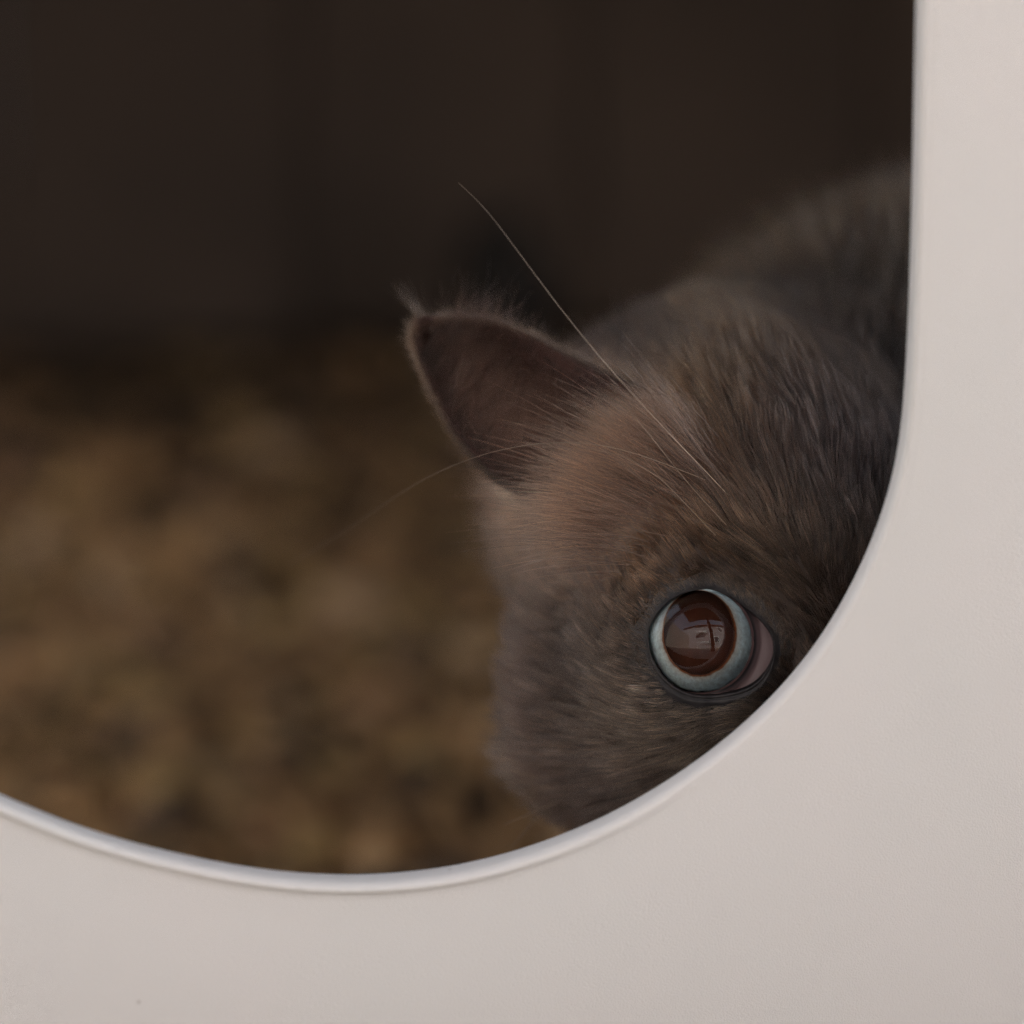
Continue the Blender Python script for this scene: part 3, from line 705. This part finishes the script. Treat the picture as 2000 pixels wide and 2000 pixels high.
    # wave
    ph_ = r_.uniform(0, 6.28, (n_, 3)); PP = PP + .05*ln[:, None, None]*.35*np.sin(tt[None, :, None]*4+ph_[:, None])*tt[None, :, None]
    sh_ = PP.shape; PP = clear_panel(PP.reshape(-1, 3), lip=7.3).reshape(sh_)
    clt = r_.lognormal(0, .42, nc_)[near][:, None]
    tint = (col_**1.25*1.9)*clt*r_.lognormal(0, .6, (n_, 1))
    warm = r_.normal(0, .07, (n_, 1)); tint = tint*np.array([1, 1, 1]) * np.concatenate([1+warm, 1+warm*.2, 1-warm], 1)
    tint = (tint*np.array([1.03, 1.0, .96])).clip(.004, .8)
    R_ = rad0*1e-3*(1-tt**1.6*.88)[None]*r_.uniform(.7, 1.3, (n_, 1))
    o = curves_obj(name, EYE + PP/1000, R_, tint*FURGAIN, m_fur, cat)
    o['kind'] = 'stuff'
    return o
FURGAIN = .74
def reg_head(m):
    H = c2h(w2c(m)); hd = (H[:, 1] > -62); c = w2c(m); n_ = hd.astype(float)
    front_ = (c[:, 2] > -60) & (c[:, 0] < 42)
    return n_*np.where(front_, 1.0, .25)
def reg_body(m):
    H = c2h(w2c(m)); return (H[:, 1] <= -50).astype(float)*np.where(m[:, 2] > -70, 1., .5)
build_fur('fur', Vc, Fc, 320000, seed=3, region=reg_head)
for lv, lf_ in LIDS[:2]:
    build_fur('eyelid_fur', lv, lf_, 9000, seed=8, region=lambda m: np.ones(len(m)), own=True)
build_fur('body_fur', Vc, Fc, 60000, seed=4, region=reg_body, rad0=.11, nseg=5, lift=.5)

# ear fur: short coat on back and rim, longer hairs across the hollow
def ear_hair():
    r_ = np.random.default_rng(9); Ps = []; Ts = []; Rs = []
    dU = np.gradient(front, axis=0); dV = np.gradient(front, axis=1); Nf = np.cross(dV, dU); Nf /= np.linalg.norm(Nf, axis=2)[..., None]
    if Nf[20, 17, 2] < 0: Nf = -Nf
    def samp(t_, s_):
        a = t_*(nrow-1); b = s_*(ncol-1); i = np.minimum(a.astype(int), nrow-2); j = np.minimum(b.astype(int), ncol-2)
        fa, fb = (a-i)[:, None], (b-j)[:, None]
        f = lambda A: A[i, j]*(1-fa)*(1-fb)+A[i+1, j]*fa*(1-fb)+A[i, j+1]*(1-fa)*fb+A[i+1, j+1]*fa*fb
        return f(front), f(Nf), f(dU)/np.linalg.norm(f(dU), axis=1)[:, None]
    tt = np.linspace(0, 1, 5)
    def add(P, D, L, col_, r0, curl=.25):
        n_ = len(P); D = D/np.linalg.norm(D, axis=1)[:, None]
        side_ = r_.standard_normal((n_, 3))*.35
        PP = P[:, None] + L[:, None, None]*(D[:, None]*tt[None, :, None] + side_[:, None]*(tt**2)[None, :, None]*curl)
        Ps.append(PP); Ts.append(np.asarray(col_)*r_.lognormal(0, .3, (n_, 1))); Rs.append(r0*1e-3*(1-tt*.85)[None]*np.ones((n_, 1)))
    # rim fringe, both edges
    n_ = 11000; t_ = np.clip(r_.random(n_)**.8+.012*np.sin(r_.random(n_)*40), 0, 1); s_ = (r_.random(n_) < .5).astype(float)
    P, Nm, U = samp(t_, s_); out = np.where(s_[:, None] < .5, -1, 1)*(samp(t_, np.full(n_, .9))[0]-samp(t_, np.full(n_, .1))[0]); out /= np.linalg.norm(out, axis=1)[:, None]+1e-6
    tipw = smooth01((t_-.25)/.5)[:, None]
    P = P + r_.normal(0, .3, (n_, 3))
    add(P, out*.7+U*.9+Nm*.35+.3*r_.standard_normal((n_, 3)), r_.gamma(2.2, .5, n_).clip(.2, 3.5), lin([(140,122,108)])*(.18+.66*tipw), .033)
    # back of the ear
    n_ = 16000; t_ = r_.random(n_); s_ = r_.random(n_); P, Nm, U = samp(t_, s_)
    add(P - np.array([0,0,1.1]), U*1.0-Nm*.08+.15*r_.standard_normal((n_, 3)), r_.uniform(1.0, 2.0, n_), lin([(50,42,40)]), .045)
    # short inner down
    n_ = 14000; t_ = r_.random(n_)**1.1; s_ = r_.random(n_); P, Nm, U = samp(t_, s_)
    add(P, U*.9+Nm*.35+.25*r_.standard_normal((n_, 3)), r_.uniform(1.2, 3, n_), lin([(56,41,38)]), .04)
    # long hairs from the front edge across the hollow
    n_ = 4200; t_ = r_.random(n_)*.7; s_ = r_.beta(1.2, 2.4, n_)*.8; P, Nm, U = samp(t_, s_)
    V_ = samp(t_, np.full(n_, .9))[0]-samp(t_, np.full(n_, .1))[0]; V_ /= np.linalg.norm(V_, axis=1)[:, None]
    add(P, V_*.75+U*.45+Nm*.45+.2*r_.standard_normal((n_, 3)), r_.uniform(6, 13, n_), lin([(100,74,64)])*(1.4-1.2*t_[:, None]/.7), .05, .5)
    # tuft at the tip
    n_ = 36; t_ = np.full(n_, .97); s_ = r_.random(n_); P, Nm, U = samp(t_, s_)
    add(P, np.array([[-.62, .78, 0]])+.16*r_.standard_normal((n_, 3)), r_.uniform(3, 10, n_), lin([(95,82,70)]), .035, .1)
    return np.concatenate(Ps), np.concatenate(Rs), np.concatenate(Ts)
EP, ER, ET = ear_hair()
# long pale hairs growing from the brow across the base of the ear
def ear_tuft():
    r_ = np.random.default_rng(21); n_ = 4600
    L = np.array([(1330,800),(1270,835),(1215,875),(1165,925),(1125,975),(1100,1020)], float)
    x = r_.beta(1.4, 1.6, n_)*(len(L)-1.001); i = np.minimum(x.astype(int), len(L)-2); f = (x-i)[:, None]
    p = L[i]*(1-f)+L[i+1]*f; inward = 25+np.abs(r_.normal(0, 75, n_))+r_.normal(0, 14, n_); p = p + np.array([.58, .81])*inward[:, None]*(1-.09*x[:, None]) + r_.normal(0, 16, (n_, 2))
    wd = -14.5 - .35*x + inward*.055
    P = np.stack([cpx(a, b, c) for (a, b), c in zip(p, wd)])
    k = (x/(len(L)-1))[:, None]
    D = np.array([[-.62,.74,.10]])*(1-k)+np.array([[-.98,.10,.12]])*k + .13*r_.standard_normal((n_, 3)) + .25*np.sin(x*5+r_.normal(0, .25, n_))[:, None]*np.array([[.3,.5,.3]])
    D /= np.linalg.norm(D, axis=1)[:, None]; C = np.array([[-.35,-.30,-.45]])*np.ones((n_, 1))*(.4+.6*k)
    Ln = r_.gamma(9, 1.25, n_)*(1-.2*k[:, 0]); tt = np.linspace(0, 1, 8)
    PP = P[:, None]+Ln[:, None, None]*(D[:, None]*tt[None, :, None]+C[:, None]*(tt**2)[None, :, None]*.5)
    PP[..., 2] = np.maximum(PP[..., 2], -33)
    tint = lin([(136,108,92)])*(.5+.6*k)*np.exp(.35*np.sin(x*9+inward*.03)+r_.normal(0, .5, n_))[:, None]
    R_ = .042e-3*(1-tt**1.5*.85)[None]*r_.uniform(.7, 1.3, (n_, 1))
    return PP, R_, tint
TP, TR_, TT = ear_tuft()
o = curves_obj('ear_tuft', EYE + c2w(TP.reshape(-1, 3)).reshape(TP.shape)/1000, TR_, TT*FURGAIN, m_fur, cat); o['kind'] = 'stuff'
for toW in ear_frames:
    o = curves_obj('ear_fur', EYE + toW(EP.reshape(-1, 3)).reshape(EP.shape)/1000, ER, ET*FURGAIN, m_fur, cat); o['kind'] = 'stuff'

# whiskers and single long hairs
m_wh = mat('whisker', (.30,.24,.19), .5, .3)
def tube(name, C, r0, r1, m):
    C = np.asarray(C, float); s = np.linspace(0, 1, len(C)); t_ = np.linspace(0, 1, 60)
    # Catmull style smoothing by dense resample
    Q = np.stack([np.interp(t_, s, C[:, i]) for i in range(3)], 1)
    for _ in range(30): Q[1:-1] = Q[1:-1]*.5+.25*(Q[:-2]+Q[2:])
    V = []; k = 6
    for i in range(60):
        d = Q[min(i+1, 59)]-Q[max(i-1, 0)]; d /= np.linalg.norm(d); x = np.cross(d, (0,0,1.)); x /= np.linalg.norm(x); y = np.cross(d, x)
        r = r0+(r1-r0)*i/59
        for j in range(k): a = 2*math.pi*j/k; V.append(Q[i]+r*(x*math.cos(a)+y*math.sin(a)))
    return mesh_obj(name, EYE + c2w(np.array(V))/1000, grid_faces(60, k), m, cat)
z = 2000/1932
m_wh2 = mat('brow_whisker', (.55,.46,.38), .4, .5)
def wh(pts_, r0=.06, r1=.02, m=None): tube('whisker', [cpx(x*z, y*z, d) for x, y, d in pts_], r0, r1, m or m_wh)
wh([(1400,962,-6),(1340,898,-2),(1250,805,3),(1160,708,6),(1060,588,8),(960,450,8),(910,385,6),(865,345,3)], .055, .010, m_wh2)
wh([(1330,905,-4),(1240,868,0),(1160,842,1),(1080,830,0),(980,838,-4),(880,862,-10),(770,915,-22),(680,985,-34),(600,1035,-44),(545,1065,-50)], .045, .02)
wh([(1370,990,-1),(1300,915,1),(1210,800,3),(1170,760,4),(1120,735,4)], .045, .02)
wh([(1350,1010,-1),(1250,905,0),(1180,860,0),(1100,845,-2)], .04, .02)
wh([(1060,1510,-30),(1000,1535,-28),(950,1556,-26)], .07, .03)
wh([(1010,1545,-34),(985,1575,-32),(960,1605,-30)], .06, .03)
wh([(860,1660,-40),(760,1560,-50),(700,1640,-60)][:2]+[(690,1650,-60)], .05, .02) if False else None
